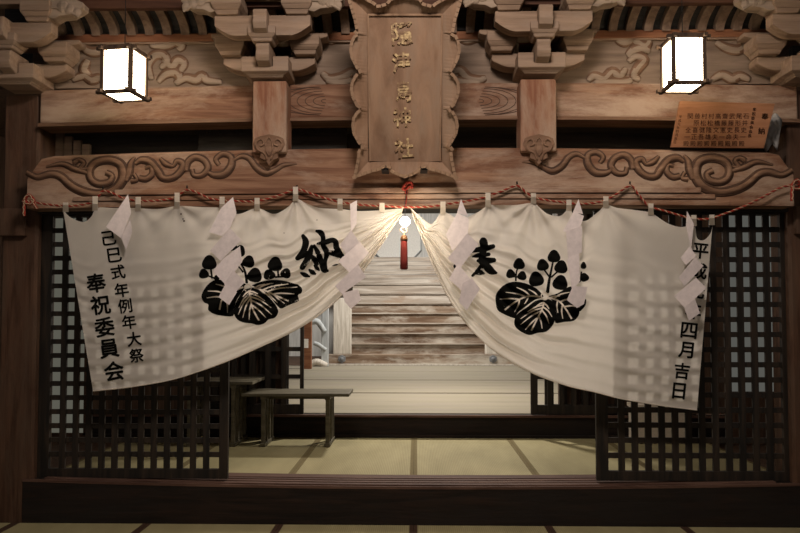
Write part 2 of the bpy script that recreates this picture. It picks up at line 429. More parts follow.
strokes = [
 ([(27,172,3),(37,177,3),(50,174,3.6),(60,176,4),(72,186,4.4),(85,192,4.4),(100,194,4.2),(115,189,4.6),(123,178,4.8),(121,165,4.6),(110,160,4.2),(97,162,4.2),(90,169,4),(91,179,4),(99,184,3.8),(109,182,3.4),(112,176,3),(106,172.5,3)]),
 ([(46,167,1),(62,164,2.6),(75,169,3.2),(88,173,2)]),
 ([(74,163,3),(79,160,2.5),(84,163,2.5),(80,169,2.2),(88,168,1.2)]),
 ([(126,181,2.5),(129,172,4),(131,163,3),(135,157,1)]),
 ([(131,181,3),(137,180,2),(134,174,2)]),
 ([(135,164,2),(141,160,3.4),(150,162,4),(158,171,4),(163,178,3.6),(172,178,3.4),(180,172,3.6),(183,164,3.4),(177,161,2.8),(173,166,2),(166,164,3),(160,158,1.6)]),
 ([(139,178,3),(146,179,3.2),(152,174,3),(151,167,2.4),(145,168,2)]),
 ([(186,171,3),(188,162,3.4),(195,157,3.4),(204,160,3.4),(208,168,3.4),(202,175,3),(194,175,2.6),(192,169,2.2)]),
 ([(208,172,2),(214,175,3.2),(224,174,3.8),(231,166,3.8),(231,157,3.2),(223,154,3),(216,159,2.6),(219,165,2)]),
 ([(234,160,1.5),(242,156,2.6),(250,159,3),(257,168,3.4),(266,173,3.4),(275,170,2.6),(284,165,2.2),(297,164,.6)]),
]
for mir in (0, 1):
    mb = MB(); mg = MB()
    for s in strokes:
        path = []; rad = []
        for x, y, r in s:
            X = MIR-x if mir else x; path.append(V(X, y-(2 if mir else 0), YB-.001)); rad.append(r/139)
        pp = cr(path, 6); rr = [q.x for q in cr([Vector((r, 0, 0)) for r in rad], 6)]
        mb.tube(pp, [max(.003, r*.66) for r in rr], 8, .9)
        mg.tube([p+Vector((0, .001, 0)) for p in pp], [max(.004, r*1.16) for r in rr], 8, .22)  # flat darker strip paints the shade round each scroll
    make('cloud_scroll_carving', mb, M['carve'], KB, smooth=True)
    make('groove_shade', mg, M['groove'], KB, smooth=True)

# ================================================================== UPPER BEAM + gap wall
Yn = -.04
t = thing('upper_tie_beam', 'horizontal tie beam running behind the two short struts', 'beam', (0, .1, PZ(122, Yn)))
make('beam_body', MB().box(PX(38, Yn), PX(800, Yn), Yn, Yn+.2, PZ(117, Yn), PZ(83, Yn), 24, .035), M['beam'], t, bev=.012)
make('lower_fillet', MB().box(PX(38, Yn), PX(800, Yn), Yn-.03, Yn+.18, PZ(121, Yn), PZ(117.3, Yn), 24, .035), M['carve'], t, bev=.004)
# growth ring grain on the two middle stretches
for sgn, cx in ((-1, 318), (1, 487)):
    mb = MB()
    for k in range(7):
        a = 3+k*4.3; pts = [V(cx-sgn*8+sgn*a*1.6*math.cos(q)+sgn*k*1.2, 101+min(14, a*.62)*math.sin(q), Yn-.0005) for q in [math.pi*(-.5+j/10) for j in range(11)]]
        mb.tube(pts, .003, 5, .5)
    make('grain_ring', mb, M['groove'], t)
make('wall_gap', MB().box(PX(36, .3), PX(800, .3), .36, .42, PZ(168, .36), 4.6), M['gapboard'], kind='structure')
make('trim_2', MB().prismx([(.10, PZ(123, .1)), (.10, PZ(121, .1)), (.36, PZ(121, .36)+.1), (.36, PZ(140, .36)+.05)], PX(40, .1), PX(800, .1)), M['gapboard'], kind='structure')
mb = MB()
for i in range(5): mb.box(PX(44+i*9, .2), PX(51.5+i*9, .2), .22, .25, PZ(157, .2), PZ(126+i*4, .2))
o = make('slatted_board', mb, M['board']); tag(o, 'dim slatted board in the dark gap beside the left column', 'board')
for cxx, lab in ((225, 'dark wave-carved transom in the gap left of the left strut'), (318, 'dark wave-carved transom in the gap between left strut and plaque')):
    mb = MB(); mb.box(PX(cxx-28, .2), PX(cxx+28, .2), .22, .26, PZ(152, .2), PZ(128, .2))
    for k in range(-2, 3): mb.tube([V(cxx+k*11+7*math.cos(q), 134-7*math.sin(q), .215) for q in [math.pi*j/8 for j in range(9)]], .012, 6)
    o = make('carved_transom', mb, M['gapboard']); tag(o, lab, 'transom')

# ================================================================== frieze boards
Yz = .03
def cloud(mb, pts, Y=Yz, r=3.0, k=5):
    pp = cr([V(x, y, Y) for x, y in pts], k); m = len(pp)
    mb.tube(pp, [r/138*(.35+.65*math.sin(math.pi*min(.999, (i+.6)/m))**.6) for i in range(m)], 9, .55)
FR = [(30, 250, 'frieze board with swirling cloud relief behind the left lantern', [[(152,80),(148,66),(154,56),(163,55),(167,62),(160,68)], [(158,82),(166,74),(176,73),(180,79),(175,84)], [(163,60),(172,66),(178,60),(184,64),(180,72)], [(176,84),(186,78),(196,80),(202,76),(208,81),(222,82)], [(150,45),(165,46),(176,42),(182,46),(178,50)], [(80,46),(92,52),(104,50),(110,44)], [(72,80),(84,76),(92,80),(100,78),(108,83)], [(88,60),(84,70),(90,76)]]),
      (290, 356, 'frieze board with wave relief between left strut and plaque', [[(322,44),(324,36),(331,34),(333,40),(328,42)], [(331,40),(342,37),(350,33)], [(322,73),(330,79),(342,77),(352,72),(356,76)], [(326,80),(340,82),(352,80)], [(295,62),(303,72)]]),
      (452, 520, 'frieze board with wave relief between plaque and right strut', [[(458,34),(466,40),(476,37),(480,33)], [(452,72),(460,70),(468,78),(478,80),(486,78)], [(455,80),(468,82),(480,82)], [(508,60),(500,70)]]),
      (558, 792, 'frieze board with swirling cloud relief behind the right lantern', [[(588,81),(594,76),(604,79),(612,72),(620,76),(626,68)], [(594,83),(608,82),(622,82),(632,80)], [(627,56),(634,50),(642,48),(650,52)], [(628,62),(636,56),(644,60),(638,68),(634,76),(640,80)], [(616,38),(624,42),(632,40)], [(632,38),(644,46),(650,40)], [(712,80),(722,75),(732,79),(740,76),(750,80)], [(716,42),(726,48),(738,50),(744,44),(738,40)], [(660,82),(675,79),(690,82)]])]
for a, b, lab, cl in FR:
    t = thing('frieze_board', lab, 'frieze', (PX((a+b)/2, Yz), Yz, PZ(84, Yz)))
    make('panel', MB().box(PX(a, Yz), PX(b, Yz), Yz, Yz+.05, PZ(86, Yz), PZ(40.6, Yz)), M['board'], t)
    for c in cl:
        mb = MB(); cloud(mb, c, Yz, 6.2); make('relief_shadow_groove', mb, M['carve'], t, smooth=True)  # wider strip in darker wood stands in for shade round the relief
        mb = MB(); cloud(mb, c, Yz-.008, 4.4); make('cloud_relief', mb, M['relief'], t, smooth=True)
    make('top_moulding', MB().box(PX(a, Yz), PX(b, Yz), Yz-.03, Yz, PZ(43, Yz), PZ(40, Yz)), M['pale'], t, bev=.004)

# eave beam, ribs and roof -----------------------------------------
t = thing('eave_beam', 'reddish horizontal beam carrying the curved eave ribs', 'beam', (0, 0, PZ(41, -.02)))
make('beam_body', MB().box(PX(20, -.02), PX(810, -.02), -.01, .3, PZ(40, -.0), PZ(32, -.0), 16, .0), M['redbeam'], t, bev=.006)
t = thing('ribbed_cove', 'curved eave cove of pale ribs over boards coloured dark for shade at the top of the photo', 'eave', (0, -.3, PZ(34, -.1)))
z0, z1 = PZ(33, -.03), PZ(5, -.25)
prof = [(-.03-.22*(1-math.cos(q))/.60, z0+(z1-z0)*math.sin(q)/.917) for q in [1.16*j/8 for j in range(9)]]
def curved(off, th): return [(y-off, z) for y, z in prof]+[(y-off+th*.6, z+th*.5) for y, z in prof[::-1]]
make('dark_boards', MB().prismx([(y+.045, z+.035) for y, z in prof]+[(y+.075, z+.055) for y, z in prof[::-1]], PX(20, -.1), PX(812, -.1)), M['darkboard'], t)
for i in range(42):
    c = PX(51+i*18.3, -.12)
    make('rib', MB().prismx(curved(0, .075), c-.031, c+.031), M['rib'], t)
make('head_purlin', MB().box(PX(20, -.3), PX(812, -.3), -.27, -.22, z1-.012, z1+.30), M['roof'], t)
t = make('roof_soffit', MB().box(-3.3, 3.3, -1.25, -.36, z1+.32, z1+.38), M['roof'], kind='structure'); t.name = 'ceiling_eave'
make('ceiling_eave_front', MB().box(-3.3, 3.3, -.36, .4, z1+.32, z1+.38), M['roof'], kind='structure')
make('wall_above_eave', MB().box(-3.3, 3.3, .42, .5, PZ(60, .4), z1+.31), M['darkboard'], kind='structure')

# ================================================================== struts and brackets
def boat(mb, x0, x1, z0, z1, y0, y1):
    h = z1-z0; w_ = x1-x0; poly = [(x0, z1), (x0, z0+h*.5)]
    for j in range(1, 7): poly.append((x0+w_*.22*j/6, z0+h*.5*(1-math.sin(math.pi/2*j/6))))
    for j in range(5, -1, -1): poly.append((x1-w_*.22*j/6, z0+h*.5*(1-math.sin(math.pi/2*j/6))))
    poly.append((x1, z1)); mb.prism(poly, y0, y1)
def masu(mb, cx, cy, hw, z0, z1):
    zm = z0+(z1-z0)*.45
    mb.frustum((cx, cy), (hw*.68, hw*.68), (hw*.8, hw*.8), z0, z0+(zm-z0)*.5)
    mb.frustum((cx, cy), (hw*.8, hw*.8), (hw, hw), z0+(zm-z0)*.5, zm); mb.box(cx-hw, cx+hw, cy-hw, cy+hw, zm, z1)
def nose(mb, cx, hw, y_tip, y_in, z0, z1):
    h = z1-z0; poly = [(y_in, z0), (y_in, z1), (y_tip+.02, z1), (y_tip, z1-h*.15), (y_tip+.012, z1-h*.35), (y_tip-.004, z1-h*.6), (y_tip+.02, z1-h*.85), (y_tip+.09, z0)]
    mb.prismx(poly, cx-hw, cx+hw)
def bracket(c, dy, lab, ends):
    """c: px centre, dy: px vertical offset"""
    Yw = -.125
    X = PX(c, Yw); s = 1/139.
    t = thing('bracket_complex', lab, 'bracket', (X, Yw, PZ(80+dy, Yw)), 'bracket complexes of the eave')
    z = lambda y, Y=Yw: PZ(y+dy, Y)
    zq = lambda y: PZ(y+dy, Yw-.165)
    zc = z(80.5)-.01; hc = zq(70)-zc
    mb = MB().frustum((X, Yw), (.115, .115), (.125, .125), zc, zc+.3*hc).frustum((X, Yw), (.125, .125), (.140, .140), zc+.3*hc, zc+.62*hc).frustum((X, Yw), (.140, .140), (.165, .165), zc+.62*hc, zq(70))
    for i in (-1, 1):
        mb.box(X+i*.11-.055, X+i*.11+.055, Yw-.165, Yw+.14, zq(70), zq(55))
    mb.box(X-.066, X+.066, Yw-.165, Yw+.14, zq(70), zq(65))
    make('capital_block', mb, M['pale'], t, bev=.006)
    mb = MB(); boat(mb, X-.33, X+.33, z(71), z(57), Yw-.02, Yw+.12); make('wall_arm', mb, M['pale'], t, bev=.008)
    for i in (-1, 1):
        mb = MB(); masu(mb, X+i*.265, Yw+.0, .105, z(57), z(39)); make('bearing_block', mb, M['pale'], t, bev=.006)
    mb = MB(); boat(mb, X-.42, X+.42, z(41), z(33), Yw-.02, Yw+.1); make('upper_wall_arm', mb, M['pale'], t, bev=.008)
    Yo = -.33
    mb = MB(); nose(mb, X, .047, Yo-.05, Yw, z(64, Yo), z(43, Yo)); make('projecting_arm', mb, M['pale'], t, bev=.008)
    mb = MB(); masu(mb, X, Yo+.01, .095, z(43, Yo), z(28.5, Yo)); make('bearing_block', mb, M['pale'], t, bev=.006)
    mb = MB(); boat(mb, X-.33, X+.33, z(37, Yo), z(17, Yo), Yo-.05, Yo+.05); make('outer_arm', mb, M['pale'], t, bev=.008)
    for i in (-1, 1):
        mb = MB(); masu(mb, X+i*.24, Yo, .105, z(17, Yo), z(-2, Yo)); make('bearing_block', mb, M['pale'], t, bev=.006)
    mb = MB(); nose(mb, X, .047, Yo-.15, Yo, z(29, Yo-.15), z(6, Yo-.15)); make('upper_projecting_arm', mb, M['pale'], t, bev=.008)
    mb = MB().box(X-.40, X+.40, Yo-.045, Yo+.045, z(-2, Yo), z(-14, Yo)); make('purlin', mb, M['pale'], t, bev=.006)
    for i in ends:                                   # lobed carved beam ends
        mb = MB(); x0 = X+i*.30
        pts = [(0, 2), (.12, 1), (.20, 4), (.26, 8), (.255, 13), (.21, 17), (.17, 20), (.10, 21), (.06, 24), (0, 22)]
        poly = [(x0+i*a, z(b-9, Yo)) for a, b in pts]
        if i < 0: poly = poly[::-1]
        mb.prism(poly, Yo-.075, Yo+.03)
        for k in range(3): mb.ball((x0+i*(.12+.05*k), Yo-.07, z(3+3*k, Yo)), .045-.006*k, 8, .6)
        mb.tube([(x0+i*(.04+.2*q), Yo-.078, z(4+10*q*q, Yo)) for q in [j/6 for j in range(7)]], .012, 6)
        make('cloud_carved_end', mb, M['relief'], t, bev=.006)
    return t
bracket(20, 5, 'bracket complex on the left column, beside the left lantern', (1,))
bracket(268.5, 0, 'bracket complex on the left strut, between left lantern and plaque', (-1, 1))
bracket(539, -2, 'bracket complex on the right strut, between plaque and right lantern', (-1, 1))
bracket(806, 3, 'bracket complex on the right column at the picture edge', (-1,))
def strut(c, hw, lab):
    t = thing('short_strut', lab, 'strut', (PX(c, -.2), -.1, PZ(152, -.2)), 'struts on the carved beam')
    X = PX(c, -.22)
    make('shaft', MB().box(X-hw, X+hw, -.225, .0, PZ(152, -.22), PZ(80, -.22)), M['strut'], t, bev=.012)
    # carved foot hanging over the beam face
    out = [(-13, 150), (-16, 144), (-14, 138), (-9, 136), (0, 134), (9, 136), (14, 138), (16, 144), (13, 150), (8, 152), (9, 158), (4, 160), (0, 165), (-4, 160), (-9, 158), (-8, 152)]
    mb = MB().prism([P(c+a, b, -.235) for a, b in out], -.235, -.165)
    make('carved_foot', mb, M['carve'], t, bev=.004)
    mb = MB()
    for sg_ in (-1, 1):
        mb.tube(cr([V(c+sg_*a, b, -.238) for a, b in [(2, 160), (5, 153), (11, 150), (13, 143), (8, 139), (5, 144), (9, 146)]], 4), .008, 6)
        mb.tube(cr([V(c+sg_*a, b, -.238) for a, b in [(0, 137), (3, 142), (3, 150), (0, 156)]], 4), .006, 6)
    make('scroll_relief', mb, M['carve'], t, smooth=True)
strut(269, .120, 'short square strut on the carved beam, left of the plaque')
strut(539, .125, 'short square strut on the carved beam, right of the plaque')

# ================================================================== PLAQUE
def Yq(py): return -.60+(.34)*(py+8)/188.
def VQ(px, py, d=0.): return V(px, py, Yq(py)+d)
t = thing('name_plaque', 'tall wooden shrine name plaque with scalloped frame and worn gilt characters', 'plaque', tuple(VQ(405, 178)))
PL = t
left = [(-8,346),(0,348),(10,351),(20,354),(31,356),(33,358),(36,353),(42,350.5),(50,349.5),(58,351),(68,356),(72,359),(75,355),(82,351),(90,350),(98,352),(106,356),(109,360),(112,356),(118,352.5),(126,351.5),(134,353),(143,358),(147,361),(151,358),(160,357),(170,355),(179,353)]
bottom = [(353,179),(362,175.5),(372,172),(381,170),(384,167.5),(389,168),(391,172),(398,175.5),(405,178)]
L = [(x, y) for y, x in left]+bottom[1:]
Rr = [(810-x, y) for x, y in L[:-1]][::-1]
top = [(810-346,-8),(445,-3),(436,2),(432,5),(424,3),(420,-2),(405,-5),(390,-2),(386,3),(378,5),(374,2),(365,-3)]
outer = L+Rr+top[1:]
inner = [(368, 15), (368.5, 60), (369, 110), (370, 161), (405, 163), (440, 161), (441, 110), (441.5, 60), (442, 15), (405, 14)]
# panel
mb = MB(); pv = [VQ(x, y, .0) for x, y in inner]; n = len(pv)
mb.add(pv+[v+Vector((0, .03, 0)) for v in pv], [list(range(n)), [i+n for i in range(n)][::-1]]+[[i, i+n, (i+1) % n+n, (i+1) % n] for i in range(n)])
make('panel', mb, M['plaque'], PL)
# sloping frame: densify the outer loop and match to the inner rectangle
def dens(loop, step=3.0):
    out = []
    for i in range(len(loop)):
        a = Vector(loop[i]); b = Vector(loop[(i+1) % len(loop)]); k = max(1, int((b-a).length/step))
        out += [tuple(a+(b-a)*j/k) for j in range(k)]
    return out
od = dens(outer)
def clampin(x, y): return min(max(x, 368), 442), min(max(y, 14.5), 162)
vo = [VQ(x, y, -.055) for x, y in od]; vi = [VQ(*clampin(x, y), -.002) for x, y in od]; vb = [VQ(x, y, .03) for x, y in od]; vib = [VQ(*clampin(x, y), .03) for x, y in od]; n = len(od)
mb = MB(); fs = []
for i in range(n):
    j = (i+1) % n
    for a, b in ((0, 1), (1, 3), (3, 2), (2, 0)): fs.append([a*n+i, a*n+j, b*n+j, b*n+i])
mb.add(vo+vi+vb+vib, fs); make('sloping_frame', mb, M['plaque'], PL)
# toothed rim
mb = MB(); acc = 0
od2 = dens(outer, .5); pts = [Vector(p) for p in od2]; last = 0; tot = 0; seg = []
for i in range(len(pts)):
    tot += (pts[i]-pts[i-1]).length if i else 0
    if tot-last >= 5.0:
        seg.append((pts[i], (pts[(i+2) % len(pts)]-pts[i-2]).normalized())); last = tot
for p, d in seg:
    nrm = Vector((-d.y, d.x))
    if (Vector((405, 85))-p).dot(nrm) < 0: nrm = -nrm
    q = [p+d*2.3-nrm*.3, p+d*2.3+nrm*2.8, p-d*2.3+nrm*2.8, p-d*2.3-nrm*.3]
    a = [VQ(k.x, k.y, -.072) for k in q]; b = [VQ(k.x, k.y, -.02) for k in q]
    mb.add(a+b, [[0, 1, 2, 3], [7, 6, 5, 4]]+[[i, (i+1) % 4, (i+1) % 4+4, i+4] for i in range(4)])
make('toothed_rim', mb, M['plaque_rim'], PL)
mb = MB()
for a, b in (((368, 15), (442, 15)), ((368, 15), (370, 161)), ((442, 15), (440, 161))): mb.tube([VQ(*a, -.008), VQ(*b, -.008)], .008, 6)
make('inner_bead', mb, M['plaque_rim'], PL)
for ch, x, y, s, sx in (('隱', 402, 33, 23, .95), ('津', 401.5, 62, 21, .9), ('島', 404, 91, 21, .8), ('神', 402, 117, 19, .95), ('社', 404, 148, 20, .95)):
    mb = MB(); text_px(mb, ch, x, y, s, lambda X, Y: Yq(Y)-.012, .022, 3, sx, .014); make('gilt_character', mb, M['gold'], PL)
for x in (385, 424):
    make('iron_hook', MB().box(*[PX(x-3.5, -.3), PX(x+3.5, -.3)], -.33, -.20, PZ(171, -.3), PZ(168, -.3)).tube([V(x-3, 169, -.33), V(x, 166, -.335), V(x+3, 169, -.33)], .007, 6), M['iron'], PL)

# ================================================================== LANTERNS
def lantern(px, py0, py1, Y, rot, lab):
    zb_, zt_ = PZ(py1, Y), PZ(py0, Y); X = PX(px, Y, 70); t = thing('hanging_lantern', lab, 'lantern', (X, Y, zb_), 'lit paper lanterns')
    h = zt_-zb_; hw = .096
    def rt(mb):
        m = Matrix.Rotation(R(rot), 3, 'Z'); c = Vector((X, Y, 0))
        mb.v = [m @ (v-c)+c for v in mb.v]; return mb
    mb = MB()
    for i in (-1, 1):
        for j in (-1, 1):
            make('corner_post', rt(MB().box(X+i*hw-.011, X+i*hw+.011, Y+j*hw-.011, Y+j*hw+.011, zb_-.01, zt_+.015)), M['lanternwood'], t, bev=.002)
    for nm, zz in (('lower_rail', zb_), ('upper_rail', zt_)):
        mb = MB()
        for i in (-1, 1):
            mb.box(X-hw-.04, X+hw+.04, Y+i*hw-.012, Y+i*hw+.012, zz-.010, zz+.012)
            mb.box(X+i*hw-.012, X+i*hw+.012, Y-hw-.04, Y+hw+.04, zz-.009, zz+.013)
        make(nm, rt(mb), M['lanternwood'], t, bev=.002)
    for a, b, c_, d_ in ((-hw+.011, hw-.011, -hw, -hw+.003), (-hw+.011, hw-.011, hw-.003, hw), (-hw, -hw+.003, -hw+.011, hw-.011), (hw-.003, hw, -hw+.011, hw-.011)):
        make('paper_pane', rt(MB().box(X+a, X+b, Y+c_, Y+d_, zb_+.012, zt_-.01)), M['lanternpaper'], t)
    make('paper_pane', rt(MB().box(X-hw+.012, X+hw-.012, Y-hw+.012, Y+hw-.012, zb_-.004, zb_+.0)), M['lanternpaper'], t)
    make('roof_board', rt(MB().box(X-hw-.005, X+hw+.005, Y-hw-.005, Y+hw+.005, zt_+.012, zt_+.022)), M['lanternwood'], t)
    mb = MB()
    for i in (-1, 1):
        mb.box(X+i*(hw-.028)-.003, X+i*(hw-.028)+.003, Y-hw-.004, Y-hw-.0005, zb_+.01, zt_-.01)
        mb.box(X+i*(hw+.0005) if i > 0 else X-hw-.004, X+hw+.004 if i > 0 else X-hw-.0005, Y-hw+.025, Y-hw+.031, zb_+.01, zt_-.01)
    make('pane_bar', rt(mb), M['lanternwood'], t)
    make('hanging_wire', MB().tube([(X, Y, zt_+.01), (X, Y, z1+.02)], .003, 5), M['iron'], t)
lantern(124.5, 51, 94, -.66, -9, 'lit square paper lantern hanging near the left column')
lantern(683, 44, 89, -.66, 2, 'lit square paper lantern hanging above the wooden donor board')

# ================================================================== DONOR BOARD
c4 = [(680, 101), (775, 103.5), (764, 148), (671, 147)]
def Yd(py): return -.30+.14*(148-py)/-46.*-1*-1 if False else -.20-.10*(148-py)/46.
t = thing('donor_board', 'tilted orange-brown board brushed with rows of names, right end of the carved beam', 'board', tuple(V(720, 148, -.2)))
a = [V(x, y, Yd(y)) for x, y in c4]; b = [v+Vector((0, .02, 0)) for v in a]
make('board_panel', MB().add(a+b, [[0, 1, 2, 3], [7, 6, 5, 4]]+[[i, (i+1) % 4, (i+1) % 4+4, i+4] for i in range(4)]), M['donor'], t, bev=.002)
mb = MB(); yd = lambda X, Y: Yd(Y)-.002
cols = ['石井史一殿', '尾形長夫殿', '武藤史命殿', '齋藤憲一殿', '高橋文夫殿', '村松隆雄殿', '村松健吾殿', '藤原喜正殿', '関　全一殿']
for i, s in enumerate(cols):
    x = 746-i*6.95; mb = MB()
    for j, ch in enumerate(s):
        if ch != '　': text_px(mb, ch, x-j*1.1, 116.2+j*6.9, 5.6, yd, .0)
    make('name_column', mb, M['inkbrown'], t)
mb = MB()
for ch, x, y in (('奉', 765, 116.5), ('納', 761.5, 131)): text_px(mb, ch, x, y, 6.6, yd, .03)
make('heading', mb, M['inkbrown'], t); mb = MB()
for j, ch in enumerate('平成元年四月吉日'): text_px(mb, ch, 680.5-j*.8, 117+j*3.6, 3, yd, .01)
make('date_column', mb, M['inkbrown'], t); mb = MB()
for j, ch in enumerate('奉祝委員会会長'): text_px(mb, ch, 754.5-j*.8, 109.5+j*4.4, 3.8, yd, .02)
make('title_column', mb, M['inkbrown'], t)
# crumpled sheet
mb = MB(); g = 8; vs = []
for i in range(g+1):
    for j in range(g+1):
        x = 763+i*(19-j*.6)/g; y = 117+j*31/g+4*math.sin(i*.9); vs.append(V(x, y, -.12+random.uniform(-.02, .02)))
mb.add(vs, [[i*(g+1)+j, (i+1)*(g+1)+j, (i+1)*(g+1)+j+1, i*(g+1)+j+1] for i in range(g) for j in range(g)])
o = make('crumpled_sheet', mb, M['plastic'], smooth=True, recalc=False); tag(o, 'grey crumpled sheet tucked behind the wooden donor board', 'sheet')
m = o.modifiers.new('s', 'SOLIDIFY'); m.thickness = .003

# ================================================================== ROPE
YR = -.225
rope = [(24,200),(32,202),(52,205),(72,206),(90,203),(97,198),(103,191),(112,193),(126,199),(148,201),(170,199),(179,195),(187,190),(198,193),(212,199),(235,201),(258,201),(280,195),(297,189.5),(315,195),(335,201),(358,204.5),(382,206),(405,207),(430,206.5),(455,203),(478,199),(500,192),(517,186),(528,194),(540,199),(560,202),(580,204),(600,202),(612,197),(630,186),(638,194),(649,206),(665,211),(690,218),(708,219),(724,214),(745,206),(765,196),(780,188),(795,185),(808,186)]
t = thing('twisted_rope', 'thin red and white twisted rope looped along the curtain top', 'rope', tuple(V(405, 207, YR)))
pp = cr([V(x, y, YR) for x, y in rope], 14)
# resample uniformly
res = [pp[0]]; step = .0055; d = 0
for a, b in zip(pp, pp[1:]):
    L_ = (b-a).length; pos = step-d
    while pos <= L_: res.append(a+(b-a)*pos/L_); pos += step
    d = (d+L_) % step if L_ else d
def strand(res, ph, mbx, r=.0044, off=.0042, pitch=.045):
    path = []
    for i, p in enumerate(res):
        tt = (res[min(i+1, len(res)-1)]-res[max(i-1, 0)]).normalized(); a = Vector((0, 1, 0)); b = tt.cross(a).normalized()
        q = 2*math.pi*i*step/pitch+ph; path.append(p+(a*math.cos(q)+b*math.sin(q))*off)
    mbx.tube(path, r, 6)
mb = MB(); strand(res, 0, mb); strand(res, 2*math.pi/3, mb); make('red_strand', mb, M['red'], t, smooth=True)
mb = MB(); strand(res, 4*math.pi/3, mb); make('white_strand', mb, M['ropewhite'], t, smooth=True)
for (kx, ky) in ((29, 201), (797, 186)):
    mb = MB(); mw = MB()
    for k, pts in enumerate(([(kx-5, ky-1), (kx, ky-6), (kx+5, ky), (kx, ky+3), (kx-6, ky)], [(kx-4, ky), (kx-5, ky+6), (kx-5, ky+15)], [(kx+3, ky), (kx+6, ky+5), (kx+8, ky+8)])):
        q = cr([V(x, y, YR-.01) for x, y in pts], 8); mb.tube(q, .011, 7); mw.tube([p+Vector((.004*math.sin(i*1.3), -.009, .004*math.cos(i*1.3))) for i, p in enumerate(q)], .004, 5)
    make('end_knot', mb, M['red'], t, smooth=True); make('knot_white_yarn', mw, M['ropewhite'], t, smooth=True)
for x, y in ((103, 191), (187, 190), (297, 189.5), (517, 186), (630, 186)):
    o = make('iron_nail', MB().tube([V(x, y-2.5, -.155), V(x, y-2.2, -.235), V(x, y-4.5, -.245)], .005, 6), M['iron'])
    tag(o, 'small iron nail holding up the rope %s' % {103: 'under the big left scroll carving', 187: 'between the left column and the left strut', 297: 'just right of the left strut', 517: 'just left of the right strut', 630: 'between the right strut and the right column'}[x], 'nail', 'rope nails')

# ================================================================== CURTAINS
YC = -.20
def curtain(name, lab, T, B, sideL, nu, nv, tabs, seed, flip, peaks, folds):
    t = thing(name, lab, 'curtain', tuple(V(T[0][0], B[0][1], YC)), 'white shrine curtains')
    # parametrise by arc length along T and B (from outer side to gathered side)
    def arc(pts):
        q = cr([Vector((x, y)).to_3d() for x, y in pts], 10); s = [0]
        for a, b in zip(q, q[1:]): s.append(s[-1]+(b-a).length)
        return q, s
    def at(qs, u):
        q, s = qs; d = u*s[-1]
        import bisect
        i = min(max(bisect.bisect(s, d)-1, 0), len(q)-2); f = (d-s[i])/max(1e-9, s[i+1]-s[i])
        return q[i]+(q[i+1]-q[i])*f
    qT, qB = arc(T), arc(B); vs = []; rnd = random.Random(seed); ph = [rnd.uniform(0, 6.28) for _ in range(12)]
    for i in range(nu+1):
        u = i/nu; a = at(qT, u); b = at(qB, u)
        for j in range(nv+1):
            v = j/nv; p = a+(b-a)*v
            # belly of cloth: mid rows sag toward bottom curve
            g = max(0., min(1., (u-.22)/.55)); g = g*g*(3-2*g)
            wv = max(0., min(1., (v-.12)/.5)); wv = wv*wv*(3-2*wv)
            sf = max(0., min(1., (u-.5)/.5)); sf = 1-.85*sf*sf*(3-2*sf)
            am = (.006+.042*g)*sf
            d = am*wv*(.55*math.sin(2*math.pi*(folds*v**1.25-1.1*u)+ph[0])+.62*math.sin(2*math.pi*(folds*1.7*v+1.2*u)+ph[1])+.26*math.sin(2*math.pi*(folds*2.9*v-.8*u)+ph[2])*min(1, 1.6-1.4*u))
            # narrow sharper ridges near the gather
            d += .004*g*wv*(1-.6*u)*abs(math.sin(math.pi*(folds*2.3*v)+ph[3]))
            # folds radiating from rope peaks / tabs
            for k, (x0, y0, am2, nf) in enumerate(peaks):
                dx, dy = p.x-x0, p.y-y0; rr = math.hypot(dx, dy)+2
                an = math.atan2(dx, max(dy, .5)); w2 = min(1, rr/25)*math.exp(-rr/95.)
                d += am2*w2*math.sin(nf*an+ph[4+k % 4])
            for tx, ty in tabs:
                dx, dy = p.x-tx, p.y-ty; d -= .006*math.exp(-(dx*dx)/30-(dy/22)**2)
            d += .02*math.sin(math.pi*u)*math.sin(math.pi*v)*-1
            vs.append(V(p.x, p.y, YC+d))
    fs = [[i*(nv+1)+j, i*(nv+1)+j+1, (i+1)*(nv+1)+j+1, (i+1)*(nv+1)+j] for i in range(nu) for j in range(nv)]
    mb = MB().add(vs, fs); cl = make('cloth_panel', mb, M['cloth'], t, smooth=True, recalc=False)
    bvh = BVHTree.FromPolygons([tuple(v) for v in vs], fs)
    # hem tube along bottom and outer side
    hem = [vs[i*(nv+1)+nv]+Vector((0, -.001, 0)) for i in range(0, nu+1)]
    make('bottom_hem', MB().tube(hem, .0045, 6), M['cloth'], t, smooth=True)
    for x, y in tabs:
        ry = interp([(a, b) for a, b in rope], x); w_ = 2.5
        pts = [(x-w_, ry-3.2), (x+w_, ry-3.2), (x+w_+.3, y+4), (x-w_-.3, y+4)]
        a = [V(X, Y, YC-.052 if Y < y else YC-.012) for X, Y in pts]; m_ = [V(x-w_, y-3, YC-.05), V(x+w_, y-3, YC-.05)]
        ring = [a[0], a[1], m_[1], a[2], a[3], m_[0]]
        mb = MB().add(ring+[v+Vector((0, .004, 0)) for v in ring], [[0, 1, 2, 5], [5, 2, 3, 4], [6, 11, 8, 7], [11, 10, 9, 8], [0, 6, 7, 1], [1, 7, 8, 2], [2, 8, 9, 3], [3, 9, 10, 4], [4, 10, 11, 5], [5, 11, 6, 0]])
        make('hanging_tab', mb, M['cloth'], t)
    return t, bvh
Tl = [(63,209),(70,217),(83,222),(91,217),(97,208),(115,208),(135,208),(158,209),(177,206),(200,207),(222,208),(238,214),(257,208),(274,214),(288,207),(296,199),(308,204),(320,208),(340,209),(360,211),(382,210),(403,208)]
Bl = [(93,391),(130,387),(170,380),(200,371),(230,360),(262,346),(290,333),(315,318),(337,300),(358,278),(378,250),(392,228),(402,214)]
tabsL = [(65.5,208),(95,207),(138,207),(177,205),(222,207),(257,207),(295.5,197),(340,207),(382,208)]
